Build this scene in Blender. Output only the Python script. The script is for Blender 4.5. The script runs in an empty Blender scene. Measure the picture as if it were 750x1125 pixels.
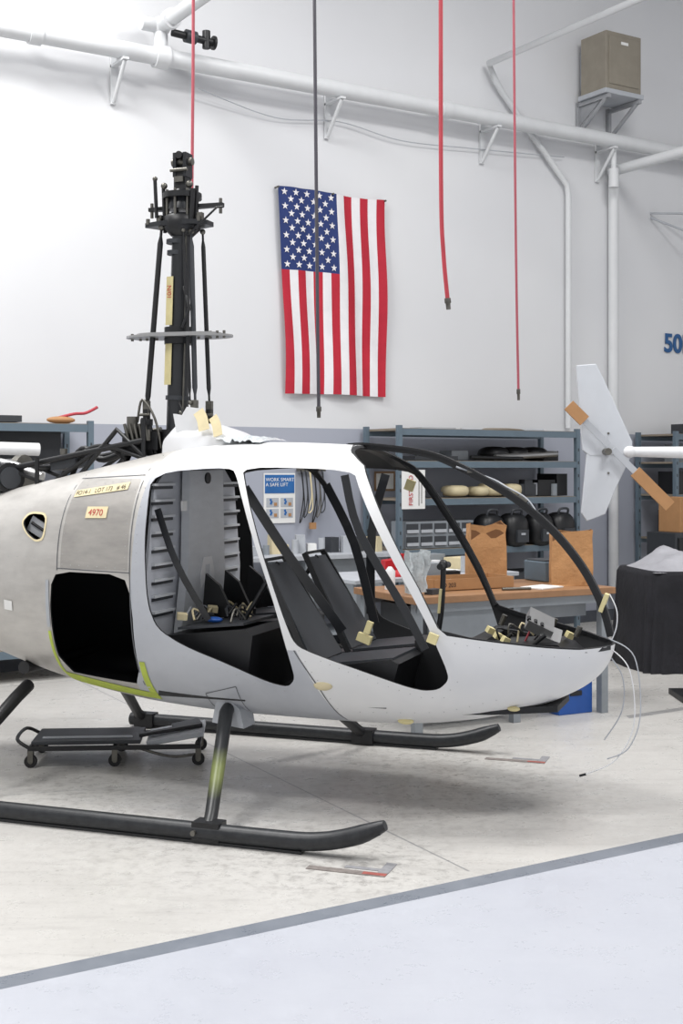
import bpy, math, random
from mathutils import Vector, Matrix, Euler
random.seed(4)
S = bpy.context.scene
S.view_settings.view_transform = 'Standard'
S.view_settings.look = 'None'

# ------------------------------------------------------------------ materials
def lin(c):
    c = c/255.0
    return c/12.92 if c <= 0.04045 else ((c+0.055)/1.055)**2.4
def L(rgb): return (lin(rgb[0]), lin(rgb[1]), lin(rgb[2]), 1)

class NT:
    def __init__(s, m):
        m.use_nodes = True
        s.nt = m.node_tree; s.n = s.nt.nodes; s.l = s.nt.links
        s.b = s.n['Principled BSDF']
    def new(s, t, **k):
        n = s.n.new(t)
        for a, b in k.items(): setattr(n, a, b)
        return n
    def put(s, sock, v):
        if isinstance(v, (int, float)): sock.default_value = v
        elif isinstance(v, tuple): sock.default_value = v
        else: s.l.new(v, sock)
    def math(s, op, a, b=0.0, c=None):
        n = s.new('ShaderNodeMath', operation=op)
        s.put(n.inputs[0], a); s.put(n.inputs[1], b)
        if c is not None: s.put(n.inputs[2], c)
        return n.outputs[0]
    def mix(s, f, a, b, bt='MIX'):
        n = s.new('ShaderNodeMix', data_type='RGBA', blend_type=bt)
        s.put(n.inputs[0], f); s.put(n.inputs[6], a); s.put(n.inputs[7], b)
        return n.outputs[2]
    def noise(s, vec, scale, detail=4, rough=.6):
        n = s.new('ShaderNodeTexNoise')
        n.inputs['Scale'].default_value = scale
        n.inputs['Detail'].default_value = detail
        n.inputs['Roughness'].default_value = rough
        if vec is not None: s.l.new(vec, n.inputs['Vector'])
        return n.outputs['Fac']
    def coord(s, scale=(1, 1, 1)):
        t = s.new('ShaderNodeTexCoord'); m = s.new('ShaderNodeMapping')
        m.inputs['Scale'].default_value = scale
        s.l.new(t.outputs['Object'], m.inputs[0])
        return m.outputs[0]
    def ramp(s, f, lo, hi):
        n = s.new('ShaderNodeMapRange')
        s.put(n.inputs[0], f); n.inputs[1].default_value = lo; n.inputs[2].default_value = hi
        return n.outputs[0]

def mat(name, rgb, rough=.5, metal=0.0, var=.08, scale=6.0, stretch=(1, 1, 1), bump=0.0, rgb2=None):
    m = bpy.data.materials.new(name); t = NT(m)
    vec = t.coord(stretch)
    f = t.ramp(t.noise(vec, scale), .3, .7)
    c1 = L(rgb)
    if rgb2: c2 = L(rgb2)
    else: c2 = (c1[0]*(1-var*2), c1[1]*(1-var*2), c1[2]*(1-var*2), 1)
    t.l.new(t.mix(f, c1, c2), t.b.inputs['Base Color'])
    t.b.inputs['Roughness'].default_value = rough
    t.b.inputs['Metallic'].default_value = metal
    if bump:
        b = t.new('ShaderNodeBump'); b.inputs['Strength'].default_value = bump
        b.inputs['Distance'].default_value = .01
        t.l.new(t.noise(vec, scale*3), b.inputs['Height'])
        t.l.new(b.outputs[0], t.b.inputs['Normal'])
    return m

BLACK = mat('black_paint', (22, 23, 26), .45)
SATIN = mat('satin_black', (34, 36, 40), .35)
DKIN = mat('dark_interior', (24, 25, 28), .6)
DKGREY = mat('dark_grey_panel', (56, 59, 64), .5)
GREYP = mat('grey_panel', (208, 211, 215), .5, 0, .05, 8, (1, 1, 3))
LOUV = mat('louvre_panel', (188, 191, 198), .5, 0, .06, 8)
ALU = mat('aluminium', (175, 175, 175), .35, .8)
STEEL = mat('worn_steel', (120, 118, 112), .4, .8, .15, 20)
RIVET = mat('rivet_heads', (186, 187, 190), .5, .2)
WHITE = mat('white_paint', (228, 229, 231), .45, 0, .02)
PIPEW = mat('pipe_white', (216, 218, 220), .4, 0, .03)
TAPE = mat('masking_tape', (226, 212, 172), .7, 0, .05, 20)
TAPE2 = mat('yellowed_tape', (222, 210, 158), .7, 0, .06, 20)
GREEN = mat('zinc_primer', (190, 206, 86), .6, 0, .1, 20)
INK = mat('ink', (60, 50, 50), .8)
REDINK = mat('red_ink', (190, 60, 60), .8)
RED = mat('red_rubber', (180, 58, 70), .5)
REDV = mat('red_enamel', (190, 30, 40), .35)
BLUE = mat('blue_plastic', (30, 84, 165), .4)
SHELF = mat('shelf_bluegrey', (104, 120, 132), .45, .2, .05)
SHELFD = mat('shelf_deck', (140, 130, 116), .6)
WOOD = mat('bench_wood', (158, 118, 84), .5, 0, .12, 8, (1, 8, 1))
CARD = mat('cardboard', (176, 132, 90), .8, 0, .05, 12)
KRAFT = mat('kraft_paper', (188, 140, 94), .85, 0, .08, 14, bump=.5)
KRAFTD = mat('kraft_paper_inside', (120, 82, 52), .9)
CREAM = mat('cream_foam', (215, 202, 166), .7)
GREYC = mat('grey_cabinet', (140, 146, 152), .45)
LGREY = mat('light_grey', (182, 186, 192), .5)
BCLOTH = mat('black_cloth', (34, 34, 40), .9, 0, .2, 5, bump=.8)
WCLOTH = mat('white_dust_sheet', (172, 172, 178), .8, 0, .1, 5, bump=.8)
PAPER = mat('paper', (232, 232, 230), .8, 0, .01)
FLR = mat('flag_red', (184, 30, 52), .75, 0, .08, 5)
FLW = mat('flag_white', (230, 228, 231), .75, 0, .05, 5)
FLB = mat('flag_blue', (34, 54, 112), .75, 0, .08, 5)
BOXB = mat('heater_enamel', (146, 139, 126), .5, 0, .08)
RUBBER = mat('rubber', (30, 30, 32), .7)
PLAST = mat('clear_plastic_sheet', (215, 222, 225), .25, 0, .1, 20, bump=1.0)
SKIDM = mat('skid_black', (28, 30, 34), .42, .1, .0, 30, (1, 1, 1), rgb2=(46, 48, 51))

# ------------------------------------------------------------------ mesh kit
def cr(pts, n=8):
    P = [Vector(p) for p in pts]
    out = []
    for i in range(len(P)-1):
        p0 = P[max(i-1, 0)]; p1 = P[i]; p2 = P[i+1]; p3 = P[min(i+2, len(P)-1)]
        for j in range(n):
            t = j/n
            out.append(.5*((2*p1)+(-p0+p2)*t+(2*p0-5*p1+4*p2-p3)*t*t+(-p0+3*p1-3*p2+p3)*t**3))
    out.append(P[-1])
    return out

class M:
    def __init__(s): s.v = []; s.f = []; s.m = []; s.s = []; s.mats = []
    def mi(s, mt):
        if mt not in s.mats: s.mats.append(mt)
        return s.mats.index(mt)
    def add(s, vs, fs, mt, sm=False):
        o = len(s.v); k = s.mi(mt)
        s.v += [tuple(v) for v in vs]
        for f in fs:
            s.f.append([i+o for i in f]); s.m.append(k); s.s.append(sm)
        return s
    def box(s, c, d, mt, rot=(0, 0, 0)):
        R = Euler(rot).to_matrix(); c = Vector(c)
        vs = [c+R@Vector((x*d[0]/2, y*d[1]/2, z*d[2]/2)) for x in (-1, 1) for y in (-1, 1) for z in (-1, 1)]
        return s.add(vs, [(0, 1, 3, 2), (4, 6, 7, 5), (0, 4, 5, 1), (2, 3, 7, 6), (0, 2, 6, 4), (1, 5, 7, 3)], mt)
    def tube(s, pts, r, mt, n=12, flat=None, caps=True):
        P = [Vector(p) for p in pts]; N = len(P)
        rs = r if isinstance(r, (list, tuple)) else [r]*N
        T = []
        for i in range(N):
            d = P[min(i+1, N-1)]-P[max(i-1, 0)]
            T.append(d.normalized())
        a = Vector((0, 0, 1)) if abs(T[0].z) < .9 else Vector((1, 0, 0))
        u = (a-T[0]*a.dot(T[0])).normalized()
        vs = []; fs = []
        for i in range(N):
            u = (u-T[i]*u.dot(T[i])).normalized(); w = T[i].cross(u)
            for j in range(n):
                an = 2*math.pi*j/n
                vs.append(P[i]+(u*math.cos(an)+w*math.sin(an))*rs[i])
        for i in range(N-1):
            for j in range(n):
                k = (j+1) % n
                fs.append((i*n+j, i*n+k, (i+1)*n+k, (i+1)*n+j))
        s.add(vs, fs, mt, True)
        if caps:
            s.add(vs[:n], [tuple(reversed(range(n)))], mt)
            s.add(vs[-n:], [tuple(range(n))], mt)
        return s
    def ribbon(s, pts, side, w, th, mt):
        P = [Vector(p) for p in pts]; N = len(P); sd = Vector(side).normalized()
        vs = []; fs = []
        for i in range(N):
            T = (P[min(i+1, N-1)]-P[max(i-1, 0)]).normalized()
            a = (sd-T*sd.dot(T)).normalized(); b = T.cross(a)
            for x, y in ((-1, -1), (1, -1), (1, 1), (-1, 1)):
                vs.append(P[i]+a*x*w/2+b*y*th/2)
        for i in range(N-1):
            for j in range(4):
                k = (j+1) % 4
                fs.append((i*4+j, i*4+k, i*4+4+k, i*4+4+j))
        fs.append((3, 2, 1, 0)); o = (N-1)*4; fs.append((o, o+1, o+2, o+3))
        return s.add(vs, fs, mt)
    def prism(s, poly, plane, a, b, mt, sm=False):
        def mk(p, q):
            return {'xz': (p[0], q, p[1]), 'xy': (p[0], p[1], q), 'yz': (q, p[0], p[1])}[plane]
        n = len(poly)
        vs = [mk(p, a) for p in poly]+[mk(p, b) for p in poly]
        fs = [tuple(range(n)), tuple(range(2*n-1, n-1, -1))]
        for i in range(n):
            j = (i+1) % n
            fs.append((i, i+n, j+n, j))
        return s.add(vs, fs, mt, sm)
    def ball(s, c, r, mt, n=16, m=10, p=1.0, rz=0):
        if isinstance(r, (int, float)): r = (r, r, r)
        vs = []; fs = []
        def sp(v): return math.copysign(abs(v)**p, v)
        for i in range(m+1):
            a = -math.pi/2+math.pi*i/m
            for j in range(n):
                b = 2*math.pi*j/n
                x = sp(math.cos(a))*sp(math.cos(b))*r[0]; y = sp(math.cos(a))*sp(math.sin(b))*r[1]
                z = sp(math.sin(a))*r[2]
                vs.append((c[0]+x*math.cos(rz)-y*math.sin(rz), c[1]+x*math.sin(rz)+y*math.cos(rz), c[2]+z))
        for i in range(m):
            for j in range(n):
                k = (j+1) % n
                fs.append((i*n+j, i*n+k, (i+1)*n+k, (i+1)*n+j))
        return s.add(vs, fs, mt, True)
    def build(s, name, parent=None, bevel=0, loc=None, rz=None):
        me = bpy.data.meshes.new(name); me.from_pydata(s.v, [], s.f)
        for mt in s.mats: me.materials.append(mt)
        for p, k, q in zip(me.polygons, s.m, s.s):
            p.material_index = k; p.use_smooth = q
        me.update()
        o = bpy.data.objects.new(name, me); S.collection.objects.link(o)
        if parent: o.parent = parent
        if loc is not None: o.location = loc
        if rz is not None: o.rotation_euler = (0, 0, rz)
        if bevel:
            b = o.modifiers.new('bevel', 'BEVEL'); b.width = bevel; b.segments = 2
            b.limit_method = 'ANGLE'; b.angle_limit = math.radians(40)
        return o

def empty(name, loc=(0, 0, 0), rz=0):
    e = bpy.data.objects.new(name, None); S.collection.objects.link(e)
    e.location = loc; e.rotation_euler = (0, 0, rz); e.empty_display_size = .2
    return e

def text_mesh(name, body, size, mt, parent, loc, rot, extrude=.002, bold=0):
    cu = bpy.data.curves.new(name+'_cu', 'FONT'); cu.body = body; cu.size = size; cu.extrude = extrude; cu.offset = bold
    o = bpy.data.objects.new(name+'_tmp', cu); S.collection.objects.link(o)
    bpy.context.view_layer.update()
    dg = bpy.context.evaluated_depsgraph_get()
    me = bpy.data.meshes.new_from_object(o.evaluated_get(dg))
    bpy.data.objects.remove(o)
    me.materials.clear(); me.materials.append(mt)
    q = bpy.data.objects.new(name, me); S.collection.objects.link(q)
    q.parent = parent; q.location = loc; q.rotation_euler = rot
    return q

# ------------------------------------------------------------------ room
WA = math.radians(32.0)
WD = Vector((math.cos(WA), math.sin(WA), 0)); WN = Vector((math.sin(WA), -math.cos(WA), 0))
WB = Vector((-.129, 12.0, 0))
def WL(t, off, z=0): return WB+WD*t+WN*off+Vector((0, 0, z))

# floor paint (object coordinates of the floor slab)
fm = bpy.data.materials.new('painted_concrete_floor'); t = NT(fm)
tc = t.new('ShaderNodeTexCoord'); sx = t.new('ShaderNodeSeparateXYZ'); t.l.new(tc.outputs['Object'], sx.inputs[0])
def linedist(p, q):
    p = Vector(p); q = Vector(q); d = (q-p).normalized(); n = Vector((-d.y, d.x))
    c = -(n.x*p.x+n.y*p.y)
    a = t.math('MULTIPLY', sx.outputs[0], n.x); a = t.math('MULTIPLY_ADD', sx.outputs[1], n.y, a)
    return t.math('ADD', a, c)
sd = linedist((-1.095, 4.088), (1.528, 5.704))
pos = tc.outputs['Object']
n1 = t.ramp(t.noise(pos, 1.1, 6, .65), .35, .7); n2 = t.ramp(t.noise(pos, 7, 6, .75), .40, .72); n3 = t.ramp(t.noise(pos, 46, 3, .6), .60, .72)
mp = t.new('ShaderNodeMapping'); mp.inputs['Rotation'].default_value = (0, 0, .35); mp.inputs['Scale'].default_value = (.6, 5, 1); t.l.new(pos, mp.inputs[0])
n4 = t.ramp(t.noise(mp.outputs[0], 3, 5, .7), .54, .74)
n5 = t.ramp(t.noise(pos, .55, 3, .5), .45, .65)
old = t.mix(n1, L((205, 203, 199)), L((191, 189, 185)))
old = t.mix(t.math('MULTIPLY', n2, .42), old, L((172, 169, 165)))
old = t.mix(t.math('MULTIPLY', n4, .50), old, L((158, 155, 152)))
old = t.mix(t.math('MULTIPLY', n3, t.math('MULTIPLY_ADD', n5, .50, .16)), old, L((104, 100, 98)))
# scuffed, dirty patches where gear has been dragged
n6 = t.ramp(t.noise(pos, 18, 6, .75), .48, .64)
for cx_, cy_, r_, k_ in ((-.5, 5.75, 1.2, .50), (.75, 6.5, 1.0, .52), (.35, 7.5, 1.1, .55), (-1.3, 6.6, .9, .48), (.1, 5.25, .6, .48)):
    dx = t.math('SUBTRACT', sx.outputs[0], cx_); dy = t.math('SUBTRACT', sx.outputs[1], cy_)
    rr = t.math('SQRT', t.math('ADD', t.math('MULTIPLY', dx, dx), t.math('MULTIPLY', dy, dy)))
    mk_ = t.math('SUBTRACT', 1.0, t.ramp(rr, r_*.15, r_))
    old = t.mix(t.math('MULTIPLY', t.math('MULTIPLY', mk_, n6), k_), old, L((112, 108, 105)))
new = t.mix(n1, L((189, 192, 200)), L((183, 186, 195)))
new = t.mix(t.math('MULTIPLY', n4, .12), new, L((168, 171, 180)))
col = t.mix(t.math('GREATER_THAN', sd, 0.0), new, old)
stripe = t.math('LESS_THAN', t.math('ABSOLUTE', sd), .05)
col = t.mix(stripe, col, t.mix(n2, L((118, 124, 134)), L((130, 135, 144))))
for p, q, w, k in (((-.567, 7.22), (.554, 5.168), .005, .6), ((-3.2, 9.25), (2.5, 12.8), .006, .5), ((1.2, 8.0), (3.6, 9.6), .04, .55), ((-3.6, 5.9), (-.1, 6.9), .004, .4)):
    ld = linedist(p, q)
    on = t.math('LESS_THAN', t.math('ABSOLUTE', ld), w)
    if p == (-.567, 7.22): on = t.math('MULTIPLY', on, t.math('GREATER_THAN', sd, .12))
    if w > .02: on = t.math('MULTIPLY', on, t.math('GREATER_THAN', sx.outputs[0], 1.9))
    if p[0] == -3.6: on = t.math('MULTIPLY', on, t.math('LESS_THAN', sx.outputs[0], -.4))
    col = t.mix(t.math('MULTIPLY', on, k), col, L((100, 102, 108)))
t.l.new(col, t.b.inputs['Base Color'])
t.l.new(t.math('MULTIPLY_ADD', n2, .22, .27), t.b.inputs['Roughness'])
M().box((0, 8, -.05), (40, 34, .1), fm).build('floor')

# wall
wm = bpy.data.materials.new('painted_wall'); t = NT(wm)
g = t.new('ShaderNodeNewGeometry'); sx = t.new('ShaderNodeSeparateXYZ'); t.l.new(g.outputs['Position'], sx.inputs[0])
nz = t.ramp(t.noise(g.outputs['Position'], .6, 3, .5), .3, .7)
up = t.mix(nz, L((220, 221, 223)), L((214, 215, 218)))
lo = t.mix(nz, L((168, 172, 184)), L((163, 167, 179)))
t.l.new(t.mix(t.math('GREATER_THAN', sx.outputs[2], 2.03), lo, up), t.b.inputs['Base Color'])
t.b.inputs['Roughness'].default_value = .6
HC = 7.6
wb = M().box((0, .1, HC/2), (30, .2, HC), wm)
wb.build('wall_back', loc=WL(2, 0), rz=WA)
M().box((0, 0, .06), (30, .02, .12), mat('rubber_baseboard', (80, 84, 92), .6)).build('baseboard_back', loc=WL(2, .012), rz=WA)
M().box((0, 8, HC+.05), (40, 34, .1), mat('ceiling_paint', (205, 206, 208), .8)).build('ceiling')

# ------------------------------------------------------------------ lights
def area(name, loc, sx_, sy_, e, rot=(0, 0, 0), col=(1, 1, 1)):
    l = bpy.data.lights.new(name, 'AREA'); l.shape = 'RECTANGLE'; l.size = sx_; l.size_y = sy_; l.energy = e; l.color = col
    o = bpy.data.objects.new(name, l); S.collection.objects.link(o); o.location = loc; o.rotation_euler = rot
for i, (x, y, e) in enumerate(((-4, 3, 300), (3.0, 3.5, 270), (-3.0, 7.5, 370), (3.2, 8, 265))):
    area('ceiling_light', (x, y, HC-.1), 2.4, 1.2, e, col=(1, .99, .975))
w = bpy.data.worlds.new('shop_ambient'); S.world = w; w.use_nodes = True
w.node_tree.nodes['Background'].inputs[0].default_value = (.99, .99, 1, 1)
w.node_tree.nodes['Background'].inputs[1].default_value = .86

# ------------------------------------------------------------------ helicopter
A = math.radians(19.8)
H = empty('helicopter', (-.883, 6.87, 0), -A)
ST = [  # x, halfwidth, bottom, top, zc, nu, nl
 (-1.60, .26, .86, 1.32, 1.08, 2.2, 2.2),
 (-1.13, .45, .68, 1.505, 1.08, 2.3, 2.4),
 (-.68, .57, .56, 1.60, 1.08, 2.5, 2.7),
 (-.25, .63, .47, 1.69, 1.09, 2.6, 2.9),
 (.10, .65, .425, 1.755, 1.10, 2.7, 3.0),
 (.50, .65, .40, 1.79, 1.10, 2.8, 3.0),
 (1.05, .65, .395, 1.77, 1.10, 2.8, 3.0),
 (1.40, .64, .405, 1.70, 1.05, 2.7, 2.9),
 (1.70, .575, .44, 1.55, .97, 2.4, 2.7),
 (1.95, .465, .50, 1.42, .91, 2.2, 2.4),
 (2.12, .35, .57, 1.25, .87, 2.1, 2.2),
 (2.24, .225, .65, 1.08, .86, 2, 2),
 (2.31, .10, .75, .98, .86, 2, 2),
 (2.33, .02, .84, .88, .86, 2, 2)]
def prof(x):
    n = len(ST); x = max(ST[0][0], min(ST[-1][0], x))
    i = 0
    while i < n-2 and x > ST[i+1][0]: i += 1
    a, b = ST[i], ST[i+1]; h = b[0]-a[0]; u = (x-a[0])/h
    out = []
    for k in range(1, 7):
        def sl(j):
            if j <= 0: return (ST[1][k]-ST[0][k])/(ST[1][0]-ST[0][0])
            if j >= n-1: return (ST[-1][k]-ST[-2][k])/(ST[-1][0]-ST[-2][0])
            s1 = (ST[j][k]-ST[j-1][k])/(ST[j][0]-ST[j-1][0]); s2 = (ST[j+1][k]-ST[j][k])/(ST[j+1][0]-ST[j][0])
            if s1*s2 <= 0: return 0
            return 2*s1*s2/(s1+s2)
        m0, m1 = sl(i)*h, sl(i+1)*h
        out.append((2*u**3-3*u*u+1)*a[k]+(u**3-2*u*u+u)*m0+(-2*u**3+3*u*u)*b[k]+(u**3-u*u)*m1)
    return out
def side_y(x, z):
    w_, b, tp, zc, nu, nl = prof(x)
    if z >= zc: h, n = (z-zc)/(tp-zc), nu
    else: h, n = (zc-z)/(zc-b), nl
    return w_*max(0, 1-min(1, abs(h))**n)**(1/n)
def top_z(x, y):
    w_, b, tp, zc, nu, nl = prof(x)
    return zc+(tp-zc)*max(0, 1-min(1, abs(y/w_))**nu)**(1/nu)

# paint material of fuselage
pm = bpy.data.materials.new('fuselage_primer_and_bare_metal'); t = NT(pm)
tc = t.new('ShaderNodeTexCoord'); sx = t.new('ShaderNodeSeparateXYZ'); t.l.new(tc.outputs['Object'], sx.inputs[0])
X, Z = sx.outputs[0], sx.outputs[2]
mp = t.new('ShaderNodeMapping'); mp.inputs['Scale'].default_value = (1.5, 1, 5); t.l.new(tc.outputs['Object'], mp.inputs[0])
br = t.ramp(t.noise(mp.outputs[0], 4, 5, .6), .3, .7)
cl = t.ramp(t.noise(tc.outputs['Object'], 2.2, 4, .6), .35, .7)
sm_ = t.ramp(t.noise(tc.outputs['Object'], 5, 5, .6), .50, .75)
metal = t.mix(br, L((196, 193, 188)), L((176, 173, 169)))
metal = t.mix(t.math('MULTIPLY', cl, .5), metal, L((212, 210, 206)))
metal = t.mix(t.math('MULTIPLY', sm_, .30), metal, L((152, 149, 145)))
dark = t.mix(br, L((176, 172, 167)), L((156, 153, 149)))
dark = t.mix(t.math('MULTIPLY', sm_, .3), dark, L((190, 187, 181)))
def AND(a, b): return t.math('MULTIPLY', a, b)
def OR(a, b): return t.math('MAXIMUM', a, b)
GT = lambda a, b: t.math('GREATER_THAN', a, b)
LT = lambda a, b: t.math('LESS_THAN', a, b)
pan = AND(AND(GT(X, -.34), LT(X, .06)), AND(GT(Z, 1.15), LT(Z, 1.60)))
metal = t.mix(pan, metal, dark)
grey = t.mix(cl, L((184, 187, 193)), L((172, 175, 182)))
grey = t.mix(t.math('MULTIPLY', sm_, .25), grey, L((200, 202, 206)))
wht = t.mix(cl, L((226, 226, 226)), L((218, 219, 221)))
diag = t.math('SUBTRACT', X, t.math('MULTIPLY_ADD', t.math('SUBTRACT', .82, Z), .45, .93))
isw = OR(OR(GT(diag, 0.0), AND(GT(X, .5), GT(Z, .8))), AND(GT(Z, 1.655), GT(X, .08)))
c = t.mix(isw, grey, wht)
ism = LT(t.math('ADD', X, t.math('MULTIPLY', t.math('SUBTRACT', Z, 1.1), -.06)), .075)
c = t.mix(ism, c, metal)
t.l.new(c, t.b.inputs['Base Color'])
t.l.new(t.math('MULTIPLY_ADD', cl, .12, .36), t.b.inputs['Roughness'])
t.l.new(t.math('MULTIPLY', ism, .35), t.b.inputs['Metallic'])
bp = t.new('ShaderNodeBump'); bp.inputs['Strength'].default_value = .25; bp.inputs['Distance'].default_value = .01
t.l.new(t.math('MULTIPLY', t.noise(tc.outputs['Object'], 4, 2, .4), ism), bp.inputs['Height'])
t.l.new(bp.outputs[0], t.b.inputs['Normal'])

N = 72
xs = [-1.6+i*(3.5/72) for i in range(72)]+[1.9+i*(.43/30) for i in range(31)]
vs = []; fs = []
for x in xs:
    w_, b, tp, zc, nu, nl = prof(x)
    for j in range(N):
        a = 2*math.pi*j/N; c_, s_ = math.cos(a), math.sin(a)
        n = nu if s_ >= 0 else nl
        y = w_*math.copysign(abs(c_)**(2/n), c_)
        z = zc+((tp-zc) if s_ >= 0 else (zc-b))*math.copysign(abs(s_)**(2/n), s_)
        vs.append((x, y, z))
for i in range(len(xs)-1):
    for j in range(N):
        k = (j+1) % N
        fs.append((i*N+j, (i+1)*N+j, (i+1)*N+k, i*N+k))
fs.append(tuple(range(N))); o_ = (len(xs)-1)*N
fs.append(tuple(range(o_+N-1, o_-1, -1)))
me = bpy.data.meshes.new('shell'); me.from_pydata(vs, [], fs)
import bmesh
bm = bmesh.new(); bm.from_mesh(me); bmesh.ops.recalc_face_normals(bm, faces=bm.faces); bm.to_mesh(me); bm.free()
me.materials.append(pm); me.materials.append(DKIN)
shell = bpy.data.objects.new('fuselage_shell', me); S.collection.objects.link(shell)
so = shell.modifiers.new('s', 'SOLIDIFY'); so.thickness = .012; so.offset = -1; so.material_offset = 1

def smooth2(poly, it=1):
    for _ in range(it):
        q = []
        for i in range(len(poly)):
            a, b = poly[i], poly[(i+1) % len(poly)]
            q += [(a[0]*.8+b[0]*.2, a[1]*.8+b[1]*.2), (a[0]*.2+b[0]*.8, a[1]*.2+b[1]*.8)]
        poly = q
    return poly
REAR = [(.115, 1.63), (.545, 1.660), (.60, 1.60), (.67, 1.456), (.755, 1.24), (.845, .99), (.905, .757), (.92, .66), (.875, .615), (.78, .632), (.57, .718), (.353, .794), (.215, .873), (.165, 1.0), (.15, 1.27), (.145, 1.45)]
FRONT = [(.60, 1.662), (1.17, 1.645), (1.22, 1.56), (1.375, 1.296), (1.49, 1.10), (1.575, .935), (1.645, .754), (1.655, .69), (1.605, .64), (1.52, .632), (1.28, .71), (1.035, .785), (.935, .825), (.885, .945), (.80, 1.18), (.715, 1.417), (.65, 1.57)]
REAR = smooth2(REAR, 2); FRONT = smooth2(FRONT, 2)
BAY = smooth2([(-.36, 1.135), (.035, 1.13), (.085, 1.0), (.09, .575), (-.15, .59), (-.40, .61), (-.405, 1.05)], 1)
HOLE = smooth2([(-.625, 1.375), (-.59, 1.42), (-.47, 1.415), (-.462, 1.30), (-.51, 1.285), (-.575, 1.32)], 2)
WIND = [(1.035, 2.3), (1.035, 1.79), (1.10, 1.735), (1.205, 1.665), (1.27, 1.565), (1.42, 1.305), (1.53, 1.11), (1.615, .93), (1.655, .895), (1.85, .865), (2.05, .835), (2.2, .815), (2.6, .81), (2.6, 2.3)]
cutters = []
for nm, poly, a, b in (('r', REAR, -1, 1), ('f', FRONT, -1, 1), ('b', BAY, -1, -.25), ('h', HOLE, -1, -.2), ('w', WIND, -1, 1)):
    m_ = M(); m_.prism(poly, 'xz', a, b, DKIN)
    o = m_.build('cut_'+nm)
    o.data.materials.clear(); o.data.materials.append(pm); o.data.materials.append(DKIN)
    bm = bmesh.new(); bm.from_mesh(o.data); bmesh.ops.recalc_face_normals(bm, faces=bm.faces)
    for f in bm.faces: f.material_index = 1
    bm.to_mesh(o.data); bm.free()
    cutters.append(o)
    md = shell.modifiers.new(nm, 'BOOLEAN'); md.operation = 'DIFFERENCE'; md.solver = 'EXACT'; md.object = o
bpy.context.view_layer.update()
dg = bpy.context.evaluated_depsgraph_get()
nme = bpy.data.meshes.new_from_object(shell.evaluated_get(dg))
shell.modifiers.clear(); shell.data = nme
for p in nme.polygons: p.use_smooth = True
try: nme.set_sharp_from_angle(angle=math.radians(35))
except Exception as e: print('sharp', e)
for o in cutters: bpy.data.objects.remove(o)
shell.parent = H

# --- surface patches on near side
def patch(m_, quad, mt, off=.004, nx=10, nz=6, side=-1):
    vs = []; fs = []
    for i in range(nx+1):
        for j in range(nz+1):
            u, v = i/nx, j/nz
            a = [quad[0][k]*(1-u)+quad[1][k]*u for k in (0, 1)]; b = [quad[3][k]*(1-u)+quad[2][k]*u for k in (0, 1)]
            x = a[0]*(1-v)+b[0]*v; z = a[1]*(1-v)+b[1]*v
            vs.append((x, side*(side_y(x, z)+off), z))
    for i in range(nx):
        for j in range(nz):
            q = i*(nz+1)+j
            fs.append((q, q+nz+1, q+nz+2, q+1))
    m_.add(vs, fs, mt, True)
def seam(m_, pts, w_, mt, off=.002, side=-1):
    for i in range(len(pts)-1):
        a = Vector(pts[i]); b = Vector(pts[i+1]); d = (b-a).normalized(); n = Vector((-d.y, d.x))*w_/2
        patch(m_, [tuple(a-n), tuple(b-n), tuple(b+n), tuple(a+n)], mt, off, 8, 1, side)
dec = M()
SEAM = mat('panel_gap', (104, 106, 110), .7)
for sd_ in (-1, 1):
    seam(dec, [(.93, .80), (.99, .70), (1.035, .62), (1.10, .44)], .006, SEAM, side=sd_)
    seam(dec, [(.075, 1.72), (.07, 1.15), (.09, .5)], .005, SEAM, side=sd_)
    seam(dec, [(-.36, 1.62), (-.36, 1.14)], .005, SEAM, side=sd_)
    seam(dec, [(-.36, 1.15), (.07, 1.14)], .005, SEAM, side=sd_)
    seam(dec, [(-.36, 1.60), (.07, 1.62)], .004, SEAM, side=sd_)
    seam(dec, [(.42, .43), (.42, .55), (.60, .60), (.60, .41)], .004, SEAM, side=sd_)
dec.build('panel_seams', H)
tp_ = M()
patch(tp_, [(-.33, 1.505), (.0, 1.548), (.0, 1.585), (-.33, 1.54)], TAPE)
patch(tp_, [(-.215, 1.46), (-.085, 1.462), (-.085, 1.405), (-.215, 1.403)], TAPE)
patch(tp_, [(-.71, .975), (-.655, .97), (-.655, .92), (-.71, .925)], PAPER)
cx = sum(p[0] for p in HOLE)/len(HOLE); cz = sum(p[1] for p in HOLE)/len(HOLE)
for i in range(len(HOLE)):
    a, b = HOLE[i], HOLE[(i+1) % len(HOLE)]
    oa = (cx+(a[0]-cx)*1.14, cz+(a[1]-cz)*1.16); ob = (cx+(b[0]-cx)*1.14, cz+(b[1]-cz)*1.16)
    patch(tp_, [a, b, ob, oa], TAPE, .003, 1, 2)
tp_.build('tape_labels', H)
hp = M(); hp.box((-.55, -.48, 1.34), (.13, .01, .08), GREYP, (0, .5, 0)); hp.tube([(-.59, -.49, 1.37), (-.50, -.49, 1.32)], .008, BLACK, 8); hp.build('inner_cowl_bracket', H)
gr = M()
patch(gr, [(-.42, .535), (.13, .485), (.13, .525), (-.42, .605)], GREEN, nx=16)
patch(gr, [(.095, .5), (.135, .5), (.128, .70), (.098, .70)], GREEN)
patch(gr, [(-.425, .60), (-.405, .60), (-.41, .83), (-.428, .83)], GREEN)
patch(gr, [(-.43, .85), (-.408, .85), (-.41, 1.09), (-.43, 1.09)], LGREY)
gr.build('primer_edges', H)
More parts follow.
